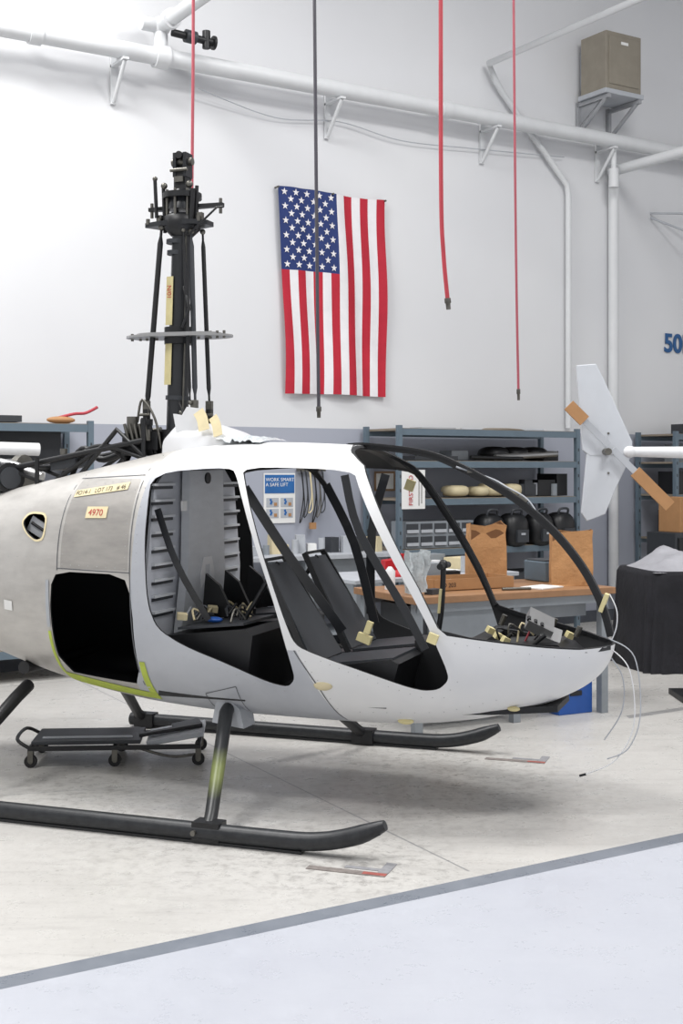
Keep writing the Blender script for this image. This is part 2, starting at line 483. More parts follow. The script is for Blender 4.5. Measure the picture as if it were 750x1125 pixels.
def decal_text(name, body, size, mt, x, z, tilt=0):
    """handwriting laid onto the curved skin"""
    o = text_mesh(name, body, size, mt, H, (0, 0, 0), (0, 0, 0), 0)
    for v in o.data.vertices:
        px = x+v.co.x*math.cos(tilt)-v.co.y*math.sin(tilt); pz = z+v.co.x*math.sin(tilt)+v.co.y*math.cos(tilt)
        v.co = (px, -(side_y(px, pz)+.006), pz)
decal_text('label_lot', 'FO14-1   LOT 173   # 46', .030, INK, -.322, 1.515, math.radians(7))
decal_text('label_red', '4970', .045, REDINK, -.20, 1.417)
# rivets
rv = M()
def rivets(pts, step=.045, side=-1, r=.0026):
    for i in range(len(pts)-1):
        a = Vector(pts[i]); b = Vector(pts[i+1]); n = max(1, int((b-a).length/step))
        for k in range(n):
            p = a.lerp(b, k/n); x, z = p
            y = side*(side_y(x, z)+.0)
            rv.ball((x, y, z), (r, .0015, r), RIVET, 6, 4)
rivets([(1.69, .86), (1.9, .825), (2.1, .79), (2.22, .775)])
rivets([(.955, .80), (1.01, .70), (1.055, .62), (1.115, .46)])
rivets([(1.06, .755), (1.28, .68), (1.52, .60), (1.62, .60), (1.69, .68), (1.69, .75)])
rivets([(.10, 1.60), (.105, 1.15), (.125, .9), (.30, .75), (.57, .68), (.80, .59), (.95, .60)])
rivets([(-.33, 1.58), (-.33, 1.17), (.04, 1.16), (.045, 1.60), (-.33, 1.56)], .05)
rivets([(-.68, 1.2), (-.45, 1.2)], .05); rivets([(-.7, .8), (-.46, .78)], .05)
rivets([(1.2, .5), (1.6, .52), (1.9, .6)], .06)
rv.build('rivets', H)

# --- roof fairing & mast
fa = M()
rings = [(.50, .03, .0), (.44, .12, .025), (.36, .17, .07), (.24, .18, .12), (.12, .175, .145), (.04, .16, .15), (-.02, .14, .10)]
vs = []; fs = []
for x, w_, h in rings:
    for j in range(13):
        a = math.pi*j/12; y = w_*math.copysign(abs(math.cos(a))**.7, math.cos(a))
        vs.append((x, y, top_z(x, y)-.005+h*math.sin(a)**.6))
for i in range(len(rings)-1):
    for j in range(12): fs.append((i*13+j, i*13+j+1, (i+1)*13+j+1, (i+1)*13+j))
fa.add(vs, fs, WHITE, True)
fa.prism([(.07, 1.84), (.19, 1.84), (.20, 1.965), (.13, 1.975), (.10, 1.93), (.05, 1.94)], 'xz', -.15, -.11, WHITE)
fa.prism([(.09, 1.84), (.19, 1.84), (.16, 1.95), (.10, 1.93)], 'xz', .10, .14, WHITE)
fa.ribbon(cr([(.20, -.158, 1.95), (.23, -.172, 1.91), (.25, -.19, 1.85)], 4), (1, 0, 0), .06, .004, TAPE)
fa.ribbon(cr([(.28, -.15, 1.92), (.31, -.17, 1.88), (.33, -.19, 1.82)], 4), (1, 0, .3), .05, .004, TAPE)
fa.build('mast_fairing', H)
pl = M()
vs = []; fs = []
for i in range(19):
    for j in range(11):
        x = .34+i*.014; y = -.25+j*.04
        h = .010+.026*random.random()*math.sin(math.pi*i/18)
        vs.append((x, y, top_z(x, y)+.03*max(0, 1-i/5)+h))
for i in range(18):
    for j in range(10): fs.append((i*11+j, i*11+j+1, (i+1)*11+j+1, (i+1)*11+j))
pl.add(vs, [tuple(reversed(f)) for f in fs], PLAST, True); pl.build('plastic_wrap', H)

ms = M()
ms.tube([(-.01, 0, 1.55), (.025, 0, 2.98)], [.062, .050], SATIN, 20)
ms.tube([(-.01, 0, 1.7), (-.008, 0, 1.86)], [.10, .085], BLACK, 20)
ms.tube([(.025, 0, 2.90), (.027, 0, 2.94), (.027, 0, 3.0), (.028, 0, 3.02)], [.06, .10, .10, .07], BLACK, 24)
ms.tube([(.028, 0, 3.04), (.03, 0, 3.10), (.03, 0, 3.15)], [.085, .075, .045], SATIN, 24)
ms.tube([(.028, 0, 3.10), (.028, 0, 3.13)], .105, BLACK, 24)
for z, r in ((2.02, .066), (2.80, .058), (2.86, .062)): ms.tube([(.0, 0, z), (.001, 0, z+.022)], r, DKGREY, 20)
ms.tube([(.05, -.04, 1.95), (.06, -.035, 2.3), (.065, -.03, 2.9)], .005, STEEL, 8)
ms.build('mast_tube', H)
hb = M()
hb.box((.03, 0, 3.19), (.07, .07, .12), BLACK)
hb.box((.0, 0, 3.28), (.018, .08, .13), SATIN); hb.box((.06, 0, 3.28), (.018, .08, .13), SATIN)
hb.tube([(-.03, 0, 3.30), (.09, 0, 3.30)], .022, STEEL); hb.box((.03, 0, 3.25), (.03, .05, .04), BLACK)
hb.tube([(-.02, -.045, 3.25), (.08, -.045, 3.25)], .010, STEEL); hb.box((.03, -.045, 3.20), (.05, .01, .03), STEEL)
hb.tube([(.03, -.05, 3.33), (.03, .05, 3.33)], .02, BLACK)
for sx_, ln in ((-1, .20), (1, .24)):
    hb.prism([(.03, -.03), (.03+sx_*ln, -.015), (.03+sx_*ln, .015), (.03, .03)], 'xy', 3.045, 3.065, BLACK)
    hb.tube([(.03+sx_*(ln-.015), 0, 3.01), (.03+sx_*(ln-.015), 0, 3.09)], .009, STEEL)
    hb.tube([(.03+sx_*.09, -.03, 2.92), (.03+sx_*.10, -.03, 3.16)], .01, BLACK)
    hb.box((.03+sx_*.12, -.03, 2.99), (.03, .03, .05), STEEL)
hb.prism([(-.17, -.05), (-.06, -.09), (.12, -.09), (.19, -.03), (.19, .05), (.05, .1), (-.1, .08)], 'xy', 2.95, 2.975, SATIN)
hb.tube([(-.10, -.05, 3.0), (-.11, -.05, 3.20)], .010, BLACK); hb.ball((-.11, -.05, 3.21), .014, STEEL)
hb.tube([(.11, -.06, 2.95), (.12, -.06, 3.14)], .014, BLACK)
hb.tube([(.10, -.06, 2.9), (.26, -.06, 3.03), (.30, -.06, 3.03)], .006, BLACK)
hb.ball((.09, -.04, 3.17), .02, STEEL); hb.ball((-.06, -.04, 3.17), .018, STEEL)
for x in (-.15, -.08, .15): hb.tube([(x, -.055, 2.965), (x, -.055, 2.995)], .012, STEEL, 6)
for k in range(8):
    a = k*math.pi/4
    hb.tube([(.028+.085*math.cos(a), .085*math.sin(a), 3.0), (.028+.085*math.cos(a), .085*math.sin(a), 3.145)], .008, STEEL, 8)
hb.build('rotor_hub', H)
sw = M()
poly = []
for k in range(48):
    a = 2*math.pi*k/48; r = .13+.17*abs(math.cos(a))**3
    poly.append((.01+r*math.cos(a), r*.9*math.sin(a)+.02*math.cos(a)))
sw.prism(poly, 'xy', 2.355, 2.366, ALU)
sw.prism([(p[0]*.80, p[1]*.80) for p in poly], 'xy', 2.366, 2.378, ALU)
sw.tube([(.01, 0, 2.32), (.01, 0, 2.41)], .08, BLACK, 24)
for x in (-.27, -.22, -.18, -.12, .13, .2, .24, .28): sw.tube([(x, -.01, 2.345), (x, -.01, 2.385)], .008, STEEL, 8)
sw.tube([(.07, -.08, 2.40), (.12, -.10, 2.50), (.065, -.055, 2.62)], .009, BLACK, 8)
sw.build('swashplate', H)
pr = M()
def rod(p, q, r, m1=BLACK):
    p = Vector(p); q = Vector(q)
    pr.tube([p, p.lerp(q, .05), p.lerp(q, .09), p.lerp(q, .91), p.lerp(q, .95), q], [r*.5, r*.5, r, r, r*.5, r*.5], m1, 12)
    pr.ball(p, r*1.3, STEEL, 10, 8); pr.ball(q, r*1.3, STEEL, 10, 8)
rod((-.07, -.05, 2.95), (-.15, -.07, 1.95), .015); rod((.10, -.04, 2.92), (.13, -.05, 2.0), .014, DKGREY)
rod((.07, -.07, 2.92), (.115, -.08, 2.0), .009, BLACK)
rod((.12, .06, 2.93), (.16, .06, 2.0), .012)
for x, y in ((-.15, -.07), (.13, -.06), (.16, .06)):
    pr.box((x, y, 1.98), (.035, .025, .07), STEEL); pr.tube([(x, y, 1.72), (x, y, 1.97)], .02, BLACK)
    pr.box((x, y, 1.90), (.055, .04, .035), BLACK); pr.tube([(x-.03, y-.02, 1.94), (x+.03, y-.02, 1.94)], .008, STEEL, 8)
pr.tube([(-.15, -.07, 1.93), (-.23, -.07, 1.78), (-.28, -.07, 1.68)], .016, BLACK); pr.tube([(-.15, -.07, 1.93), (-.09, -.07, 1.72)], .016, BLACK)
pr.tube([(-.24, -.05, 1.88), (-.17, .0, 1.85), (-.1, 0, 1.86)], .018, STEEL)
pr.tube([(.06, -.09, 1.95), (.16, -.09, 1.93)], .012, STEEL)
pr.box((-.10, -.08, 1.80), (.07, .05, .10), BLACK); pr.tube([(-.12, -.11, 1.80), (-.12, -.11, 1.86)], .015, STEEL)
pr.tube(cr([(-.05, -.09, 1.76), (-.08, -.11, 1.92), (-.16, -.10, 2.02), (-.2, -.08, 1.9)], 5), .007, STEEL, 8)
pr.tube(cr([(.07, -.09, 1.78), (.10, -.11, 1.90), (.06, -.10, 2.0)], 5), .007, BLACK, 8)
pr.build('control_rods', H)
tpm = M()
tpm.ribbon([(-.030, -.060, 2.10), (-.024, -.057, 2.34)], (1, -.25, 0), .045, .003, TAPE2)
tpm.ribbon([(-.024, -.056, 2.42), (-.018, -.053, 2.68)], (1, -.25, 0), .045, .003, TAPE2)
tpm.build('mast_tape', H)
text_mesh('mast_tape_label', '10/N', .035, REDINK, H, (-.008, -.060, 2.56), (math.radians(90), math.radians(-90), 0), .0005)
# engine bay frame behind the mast
ef = M()
for y in (-.16, .16):
    ef.tube([(-1.45, y, 1.56), (-.12, y, 1.80)], .016, BLACK)
    ef.tube([(-1.45, y, 1.42), (-1.1, y, 1.70), (-.7, y, 1.56), (-.35, y, 1.78), (-.1, y, 1.70)], .013, BLACK)
    ef.tube([(-.12, y, 1.60), (-.12, y, 1.92)], .013, BLACK)
    ef.tube([(-.52, y, 1.60), (-.28, y, 1.86), (-.12, y, 1.72)], .014, BLACK)
ef.tube([(-1.0, -.2, 1.55), (-1.0, -.2, 1.72)], .012, BLACK)
ef.tube([(-.75, -.2, 1.55), (-.75, -.2, 1.71)], .012, BLACK)
ef.tube([(-.3, -.16, 1.75), (-.3, .16, 1.75)], .013, BLACK); ef.tube([(-.9, -.16, 1.66), (-.9, .16, 1.66)], .013, BLACK)
ef.box((-.2, -.02, 1.78), (.13, .22, .12), BLACK); ef.tube([(-.22, -.1, 1.84), (-.22, -.1, 1.93)], .03, STEEL)
for k in range(5):
    ef.tube([(-.22+k*.028, -.14, 1.80), (-.24+k*.03, -.15, 1.89)], .009, STEEL, 8)
ef.tube([(-1.35, 0, 1.60), (-1.0, 0, 1.62)], .09, SATIN, 20); ef.tube([(-1.0, 0, 1.62), (-.96, 0, 1.62)], .11, STEEL, 20)
ef.tube([(-1.5, -.1, 1.66), (-1.2, -.12, 1.71), (-.95, -.1, 1.66), (-.8, -.08, 1.60)], .03, ALU, 12)
ef.tube([(-1.05, -.12, 1.60), (-.92, -.20, 1.60)], .085, BLACK, 24); ef.tube([(-.94, -.19, 1.60), (-.91, -.21, 1.60)], .06, DKGREY, 24)
ef.box((-.62, -.08, 1.68), (.16, .14, .06), DKGREY, (0, -.15, 0)); ef.tube([(-.62, -.14, 1.70), (-.62, -.14, 1.76)], .02, STEEL)
ef.tube(cr([(-.6, -.1, 1.60), (-.5, -.12, 1.74), (-.38, -.1, 1.77), (-.25, -.1, 1.7)], 6), .014, RUBBER)
ef.tube(cr([(-.75, .05, 1.60), (-.6, .02, 1.76), (-.45, .0, 1.70), (-.2, .0, 1.8)], 6), .018, BLACK)
ef.build('engine_frame', H)
M().tube([(-1.5, 0, 1.12), (-2.0, 0, 1.16), (-4.2, 0, 1.25)], [.2, .17, .08], WHITE, 24).build('tail_cone', H)

# --- cabin bow frames
bw = M()
bow = cr([(.98, 0, 1.775), (1.10, 0, 1.775), (1.40, 0, 1.735), (1.60, 0, 1.655), (1.817, 0, 1.535), (1.97, 0, 1.42), (2.086, 0, 1.305), (2.195, 0, 1.16), (2.275, 0, 1.0), (2.315, 0, .86)], 6)
bw.ribbon(bow, (0, 1, 0), .040, .012, BLACK)
bw.ribbon([p+Vector((-.012, 0, -.012)) for p in bow], (0, 1, 0), .012, .03, BLACK)
for sg in (-1, 1):
    fl = []
    for x, z in ((1.035, 1.785), (1.06, 1.765), (1.10, 1.735), (1.15, 1.70), (1.205, 1.66), (1.27, 1.56), (1.42, 1.30), (1.53, 1.105), (1.62, .92)):
        fl.append((x-.008, sg*(side_y(x, z)-.016), z-.005))
    fl[0] = (1.04, sg*.05, 1.765)
    bw.ribbon(cr(fl, 4), (1, 0, 0.6), .018, .016, BLACK)
    rim = [(x, sg*(side_y(x, z)-.014), z-.004) for x, z in ((1.63, .91), (1.75, .88), (1.85, .865), (1.95, .85), (2.05, .835), (2.15, .822), (2.22, .812), (2.28, .81), (2.31, .81))]
    bw.ribbon(rim, (0, 0, 1), .02, .014, BLACK)
bw.build('windshield_frame', H)
ul = M()
vs = []; fs = []
for i in range(9):
    for j in range(17):
        y = -.44+j*.055
        xm = 1.03+(.15*(abs(y)/.5)**2)
        x = xm-.07+i*.010
        vs.append((x, y, top_z(x, y)-.016))
for i in range(8):
    for j in range(16): fs.append((i*17+j, i*17+j+1, (i+1)*17+j+1, (i+1)*17+j))
ul.add(vs, fs, BLACK, True)
ul.build('roof_header', H)

# --- interior
it = M()
it.prism([(.15, -.44), (1.45, -.44), (1.8, -.33), (2.08, -.16), (2.08, .16), (1.8, .33), (1.45, .44), (.15, .44)], 'xy', .50, .53, DKIN)
it.prism([(-.52, .56), (.52, .56), (.56, 1.1), (.48, 1.55), (.25, 1.72), (-.25, 1.72), (-.48, 1.55), (-.56, 1.1)], 'yz', .10, .115, LOUV)
for k in range(9):
    z = .93+k*.08
    for sg in (-1, 1):
        it.box((.125, sg*.40, z), (.022, .22, .012), GREYP); it.box((.118, sg*.40, z-.016), (.008, .22, .014), DKGREY)
it.build('cabin_bulkhead', H)
ct = M()
ct.prism([(-.30, .80), (.30, .80), (.22, 1.15), (.20, 1.64), (-.20, 1.64), (-.22, 1.15)], 'yz', .13, .175, GREYP)
ct.prism([(-.08, 1.02), (-.03, 1.06), (-.03, 1.14), (.03, 1.14), (.03, 1.06), (.08, 1.02), (.08, 1.10), (.05, 1.18), (-.05, 1.18), (-.08, 1.10)], 'yz', .176, .180, WHITE)
ct.tube([(.16, 0, 1.60), (.185, 0, 1.60)], .03, BLACK)
ct.build('mast_tunnel', H)
se = M()
se.prism([(.15, .52), (.62, .52), (.66, .84), (.62, .87), (.18, .82), (.15, .80)], 'xz', -.50, .50, BLACK)
se.box((.42, -.27, .872), (.36, .40, .012), DKGREY, (0, -.1, 0)); se.box((.42, .27, .872), (.36, .40, .012), DKGREY, (0, -.1, 0))
for y in (-.10, .14, .46):
    se.prism([(.20, .86), (.38, .88), (.30, 1.04), (.22, 1.10)], 'xz', y-.012, y+.012, BLACK)
for y0, y1 in ((-.50, -.05), (.05, .50)):
    se.prism([(.88, .53), (1.34, .53), (1.40, .74), (1.36, .76), (.98, .70), (.88, .70)], 'xz', y0, y1, BLACK)
    se.box((1.17, (y0+y1)/2, .735), (.40, .40, .012), DKGREY, (0, -.13, 0))
    vs = [(.97, y0+.02, .72), (.97, y1-.02, .72), (.70, y1-.10, 1.18), (.70, y0+.10, 1.18), (.955, y0+.02, .71), (.955, y1-.02, .71), (.685, y1-.10, 1.17), (.685, y0+.10, 1.17)]
    se.add(vs, [(0, 1, 2, 3), (7, 6, 5, 4), (0, 4, 5, 1), (1, 5, 6, 2), (2, 6, 7, 3), (3, 7, 4, 0)], DKGREY)
    se.ribbon([(.955, y0+.01, .70), (.68, y0+.09, 1.20), (.68, y1-.09, 1.20), (.955, y1-.01, .70)], (1, 0, .5), .03, .014, BLACK)
    se.tube([(.70, (y0+y1)/2, 1.18), (.50, (y0+y1)/2, .86)], .012, BLACK)
se.build('seat_structure', H)
bt = M()
def belt(*p, w=.045): bt.ribbon(cr(p, 4), (1, 0, .4), w, .005, SATIN)
belt((.64, -.55, 1.56), (.82, -.45, 1.24), (1.06, -.32, .86), w=.05)
belt((.155, -.52, 1.45), (.25, -.50, 1.18), (.40, -.45, .90), w=.035)
belt((1.12, -.46, 1.62), (1.19, -.45, 1.35), (1.40, -.43, 1.00), (1.50, -.40, .80), w=.04)
belt((.66, .52, 1.56), (.85, .45, 1.24), (1.02, .30, .82), w=.05)
belt((1.0, .55, 1.62), (.93, .52, 1.3), (.93, .50, .85), w=.05)
bt.build('seat_belts', H)
cs = M()
cs.box((1.50, 0, .66), (.28, .20, .28), BLACK)
cs.tube(cr([(1.44, 0, .76), (1.47, 0, .95), (1.48, 0, 1.16)], 5), .014, BLACK)
cs.tube([(1.48, -.07, 1.165), (1.48, .09, 1.165)], .016, BLACK); cs.ball((1.48, 0, 1.172), .024, BLACK)
cs.ribbon([(1.462, -.018, .93), (1.472, -.018, 1.05)], (0, 1, 0), .03, .01, TAPE2)
cs.prism([(1.72, .56), (2.12, .62), (2.18, .74), (2.08, .82), (1.72, .80)], 'xz', -.17, .17, BLACK)
cs.prism([(1.66, .55), (1.72, .55), (1.74, .83), (1.66, .83)], 'xz', -.40, .40, DKIN)
cs.prism([(1.74, .60), (2.02, .66), (2.02, .80), (1.74, .84)], 'xz', .20, .23, BLACK)
cs.box((1.97, -.03, .90), (.13, .16, .05), ALU, (.35, .45, .3)); cs.box((2.02, -.03, .84), (.10, .14, .04), ALU, (.35, .35, .2))
for k in range(3): cs.tube([(1.93+.03*k, -.09+.005*k, .935-.015*k), (1.935+.03*k, -.115+.005*k, .925-.015*k)], .010, BLACK, 10)
for k in range(5):
    cs.tube(cr([(1.80+.03*k, -.1+.03*k, .80), (1.78+.05*k, -.12+.05*k, .88+.02*math.sin(k)), (1.86+.04*k, -.02, .84)], 4), .005, [BLACK, STEEL, TAPE, RED, BLACK][k])
for p in ((1.78, -.10, .84), (1.83, -.16, .83), (1.73, -.05, .86), (2.10, .05, .84)): cs.box(p, (.035, .03, .03), TAPE2, (.3, .4, .8))
for p in ((1.75, .1, .87), (2.0, .12, .86), (1.88, .08, .86), (2.14, .0, .84)): cs.tube([p, (p[0]+.02, p[1], p[2]+.05)], .014, STEEL, 10)
for x in (1.82, 1.98):
    cs.tube([(x, -.15, .60), (x-.03, -.15, .80), (x+.04, -.15, .86)], .01, BLACK)
cs.build('cockpit_console', H)
cl_ = M()
random.seed(7)
for k in range(16):
    x = .2+random.random()*.32; y = -.46+random.random()*.5
    cl_.tube(cr([(x, y, .89), (x+.04*random.uniform(-1, 1), y+.05, .93+.03*random.random()), (x+.07*random.uniform(-1, 1), y+.08, .90)], 4), .006, random.choice([BLACK, TAPE, STEEL, DKGREY, LGREY]), 8)
for p in ((.24, -.42, .91), (.33, -.30, .90), (.28, -.15, .92), (.45, -.05, .91)): cl_.box(p, (.05, .04, .03), random.choice([STEEL, TAPE, BLACK]), (.2, .1, .6))
cl_.ball((.40, -.38, .895), (.045, .03, .015), BLUE)
cl_.box((.19, -.30, 1.46), (.01, .05, .05), PAPER); cl_.box((.20, -.02, .98), (.02, .02, .05), BLUE)
cl_.build('loose_wiring', H)
yt = M()
for p, d in (((1.60, -.625, .885), (.045, .02, .045)), ((1.20, -.34, .885), (.03, .02, .06)), ((1.155, .50, 1.56), (.05, .02, .06)), ((2.275, -.01, 1.01), (.02, .055, .09)), ((1.175, -.33, .83), (.07, .03, .04))):
    yt.box(p, d, TAPE2, (0, .35, 0))
yt.ball((1.055, -(side_y(1.055, .63)+.0), .635), (.048, .016, .024), CREAM)
yt.ball((1.40, -(side_y(1.40, .46)), .455), (.04, .016, .016), TAPE2); yt.ball((1.90, -.30, .53), (.03, .02, .012), TAPE2)
yt.build('tape_wads', H)
cb = M()
cb.tube(cr([(2.30, -.02, .80), (2.40, -.05, .70), (2.42, -.05, .45), (2.34, -.08, .28), (2.2, -.08, .20)], 8), .003, WHITE, 8)
cb.tube(cr([(2.30, -.02, .84), (2.42, -.03, .76), (2.45, -.05, .50), (2.40, -.08, .34), (2.30, -.08, .28)], 8), .003, LGREY, 8)
cb.tube(cr([(2.28, 0, .78), (2.36, 0, .66), (2.36, -.02, .5), (2.28, -.04, .36)], 8), .003, LGREY, 8)
cb.tube([(2.2, -.08, .20), (2.17, -.08, .19)], .006, BLACK, 8)
cb.tube(cr([(2.30, 0, 1.05), (2.335, -.02, .98), (2.335, -.02, .9), (2.31, -.01, .83)], 6), .003, WHITE, 8)
cb.tube(cr([(1.55, -.02, 1.66), (1.72, .02, 1.60), (1.80, 0, 1.56), (1.9, .01, 1.50), (1.97, 0, 1.40)], 6), .005, LGREY, 8)
cb.box((1.88, 0, 1.50), (.05, .03, .02), STEEL, (0, .6, 0)); cb.box((1.62, 0, 1.64), (.03, .03, .02), STEEL)
cb.build('nose_cables', H)

# --- landing gear
lg = M()
for sg in (-1, 1):
    y = sg*1.075
    pts = cr([(-.88, y, .048), (-.3, y, .048), (.4, y, .048), (.95, y, .048), (1.2, y, .055), (1.38, y, .095), (1.52, y, .155)], 6)
    rs = [.04]*(len(pts)-6)+[.04, .038, .034, .030, .026, .022]
    lg.tube(pts, rs, SKIDM, 20)
    lg.ribbon([(-.8, y, .007), (1.15, y, .007)], (0, 1, 0), .05, .012, SATIN)
    lg.ribbon([(1.30, y, .052), (1.40, y, .082), (1.50, y, .125)], (0, 1, 0), .04, .02, SKIDM)
lg.build('skids', H)
stt = M()
YG = bpy.data.materials.new('strut_black_with_zinc_band'); t = NT(YG)
g = t.new('ShaderNodeNewGeometry'); s2 = t.new('ShaderNodeSeparateXYZ'); t.l.new(g.outputs['Position'], s2.inputs[0])
band = t.math('SUBTRACT', 1.0, t.ramp(t.math('ABSOLUTE', t.math('SUBTRACT', s2.outputs[2], .25)), .02, .09))
t.l.new(t.mix(t.math('MULTIPLY', band, .6), L((36, 38, 40)), L((140, 150, 86))), t.b.inputs['Base Color']); t.b.inputs['Roughness'].default_value = .4
for sg in (-1, 1):
    for x0, x1, mt in ((.50, .70, YG if sg < 0 else BLACK), (-.70, -.77, BLACK)):
        stt.tube([(x0, sg*.36, .50), (x0+.02, sg*.50, .46), (x1-.02, sg*1.0, .10), (x1, sg*1.075, .06)], [.035, .034, .03, .03], mt, 14)
        stt.box((x1, sg*1.065, .052), (.13, .085, .085), BLACK)
        stt.tube([(x1-.05, sg*1.10, .05), (x1-.05, sg*1.13, .05)], .012, STEEL, 8)
    stt.prism([(.43, .40), (.60, .38), (.58, .47), (.52, .52), (.45, .50)], 'xz', sg*.40-.07, sg*.40+.07, LGREY)
stt.tube([(.50, -.4, .49), (.50, .4, .49)], .035, BLACK); stt.tube([(-.70, -.4, .60), (-.70, .4, .60)], .035, BLACK)
stt.build('skid_struts', H, bevel=0)

# ------------------------------------------------------------------ floor items
cd = empty('mechanics_creeper', (-1.27, 7.26, 0), math.radians(4))
m_ = M()
for y in (-.20, .20): m_.box((0, y, .105), (.95, .025, .025), BLACK)
for x in (-.46, 0, .46): m_.box((x, 0, .105), (.025, .42, .025), BLACK)
m_.tube(cr([(-.47, -.2, .11), (-.54, -.15, .15), (-.54, .15, .15), (-.47, .2, .11)], 5), .01, BLACK)
m_.tube(cr([(.10, -.19, .11), (.30, -.19, .05), (.45, -.19, .06)], 5), .008, STEEL)
m_.build('frame', cd, .004)
m_ = M(); m_.box((-.16, 0, .130), (.60, .36, .022), DKGREY); m_.box((.33, 0, .142), (.32, .34, .03), LGREY, (0, -.16, 0)); m_.box((.30, -.05, .170), (.36, .05, .02), BLACK, (0, -.14, .1)); m_.box((.38, .10, .170), (.16, .12, .02), DKGREY, (0, -.16, .2)); m_.box((-.16, -.1, .145), (.5, .03, .01), LGREY)
m_.build('pads', cd, .006)
m_ = M()
for x in (-.46, 0, .46):
    for y in (-.19, .19):
        m_.tube([(x-.0, y-.012, .035), (x, y+.012, .035)], .035, RUBBER, 18); m_.tube([(x, y-.015, .035), (x, y+.015, .035)], .014, STEEL, 10)
        m_.box((x, y-.02, .065), (.03, .004, .06), STEEL); m_.box((x, y+.02, .065), (.03, .004, .06), STEEL)
m_.build('casters', cd)
FT = mat('floor_tape_grey', (150, 150, 154), .6, 0, .15, 30); FT2 = mat('floor_tape_red', (170, 92, 84), .6, 0, .2, 30); FT3 = mat('floor_tape_dark', (142, 134, 130), .6, 0, .2, 30)
def floortape(x, y, rz, s=1):
    m_ = M()
    m_.box((0, 0, .0015), (.34*s, .045, .003), FT3); m_.box((.148*s, .09, .0015), (.045, .135, .003), FT); m_.box((.05*s, .06, .0012), (.15*s, .03, .002), FT); m_.box((.12*s, -.0, .0032), (.10*s, .03, .001), FT2)
    m_.build('floor_marking_tape', loc=(x, y, 0), rz=rz)
floortape(.02, 5.22, math.radians(-19)); floortape(.98, 7.2, math.radians(-19), 1.0)

# ------------------------------------------------------------------ hoses
def hose(name, pts, r, mt, fit=STEEL):
    m_ = M(); P = cr(pts, 8); m_.tube(P, r, mt, 10)
    e = P[-1]; d = (P[-1]-P[-2]).normalized()
    m_.tube([e, e+d*.03, e+d*.031, e+d*.07], [r*1.5, r*1.5, r*1.1, r*1.1], fit, 10)
    m_.build(name)
hose('air_hose', [(-.20, 8, HC), (-.172, 8, 4.8), (-.15, 8, 2.6), (-.143, 8, 2.04)], .011, mat('dark_hose', (72, 70, 78), .5))
hose('air_hose', [(.615, 8, HC), (.622, 8, 4.8), (.625, 8, 3.4), (.640, 8, 3.0), (.665, 8, 2.72)], .0135, RED)
hose('air_hose', [(1.06, 8, HC), (1.08, 8, 4.6), (1.095, 8, 3.0), (1.11, 8, 2.15)], .008, mat('thin_red_hose', (172, 84, 96), .5))
hose('air_hose', [(-.93, 8, HC), (-.93, 8, 4.6), (-.935, 8, 3.8), (-.94, 8, 3.28)], .010, mat('pink_hose', (184, 84, 96), .5))

# ------------------------------------------------------------------ flag
FLx0, FLz1, FW, FH = -.557, 4.24, 1.18, 1.89
def fd(u, v):
    x = FLx0+FW*u+.07*(1-v)*(1-u)+.012*math.sin(v*5)
    z = FLz1-FH*(1-v)+.010*math.sin(6.3*u)*(v)-.02*(1-v)*abs(u-.5)
    y = -.045-.020*math.sin(u*13+v*1.5)*(1-.5*v)-.012*math.sin(v*9+u*3)-.006*math.sin(u*30+v*4)
    return (x, y, z)
fg = M()
nu_, nv_ = 104, 60
vs = [fd(i/nu_, j/nv_) for i in range(nu_+1) for j in range(nv_+1)]
for i in range(nu_):
    for j in range(nv_):
        s_ = int(i/(nu_/13)); blue = s_ < 7 and j >= nv_*.6
        mt = FLB if blue else (FLR if s_ % 2 == 0 else FLW)
        q = i*(nv_+1)+j
        fg.f.append([q, q+nv_+1, q+nv_+2, q+1]); fg.m.append(fg.mi(mt)); fg.s.append(True)
fg.v = [tuple(v) for v in vs]
cu, cv = 7/13, .4
for r in range(11):
    cols = 5 if r % 2 == 0 else 4
    for c_ in range(cols):
        u = cu*((c_*2+1+(0 if r % 2 == 0 else 1))/10.0); v = 1-cv*((r+.75)/11.5)
        cx_, cy_, cz_ = fd(u, v)
        vs = [(cx_, cy_-.008, cz_)]
        for k in range(10):
            a = math.pi/2+math.pi*k/5; R_ = .036 if k % 2 == 0 else .0145
            vs.append((cx_+R_*math.cos(a), cy_-.008, cz_+R_*math.sin(a)))
        fg.add(vs, [(0, 1+k, 1+(k+1) % 10) for k in range(10)], FLW)
for u in (0.0, .5, 1.0):
    p = fd(u, 1); fg.tube([(p[0], -.005, p[2]-.01), (p[0], -.07, p[2]-.01)], .01, STEEL, 8)
fg.build('american_flag', loc=WL(0, 0), rz=WA)

# ------------------------------------------------------------------ pipes
pe = empty('overhead_piping', WL(0, 0), WA)
m_ = M()
m_.tube([(-9, -.22, 5.16), (12, -.22, 5.16)], .075, PIPEW, 20)
for x in (-5.2, -2.9, 1.2, 4.6): m_.tube([(x-.05, -.22, 5.16), (x+.05, -.22, 5.16)], .09, PIPEW, 20)
m_.build('main_pipe', pe)
m_ = M()
for x in (-2.15, -.02, 1.82, 3.4):
    m_.box((x, -.02, 5.0), (.05, .03, .50), PIPEW); m_.box((x, -.16, 5.07), (.05, .30, .02), PIPEW)
    m_.tube([(x, -.03, 4.77), (x, -.28, 5.06)], .018, PIPEW, 8)
m_.build('pipe_brackets', pe)
m_ = M()
m_.tube([(-1.80, -.22, 5.18), (-1.80, -.22, 5.42)], .06, PIPEW, 16); m_.ball((-1.8, -.22, 5.42), .085, PIPEW)
m_.tube([(-1.80, -.22, 5.42), (-1.80, -5.0, 5.42)], .06, PIPEW, 16); m_.tube([(-1.80, -.22, 5.42), (-1.98, -.22, 5.42)], .06, PIPEW, 16)
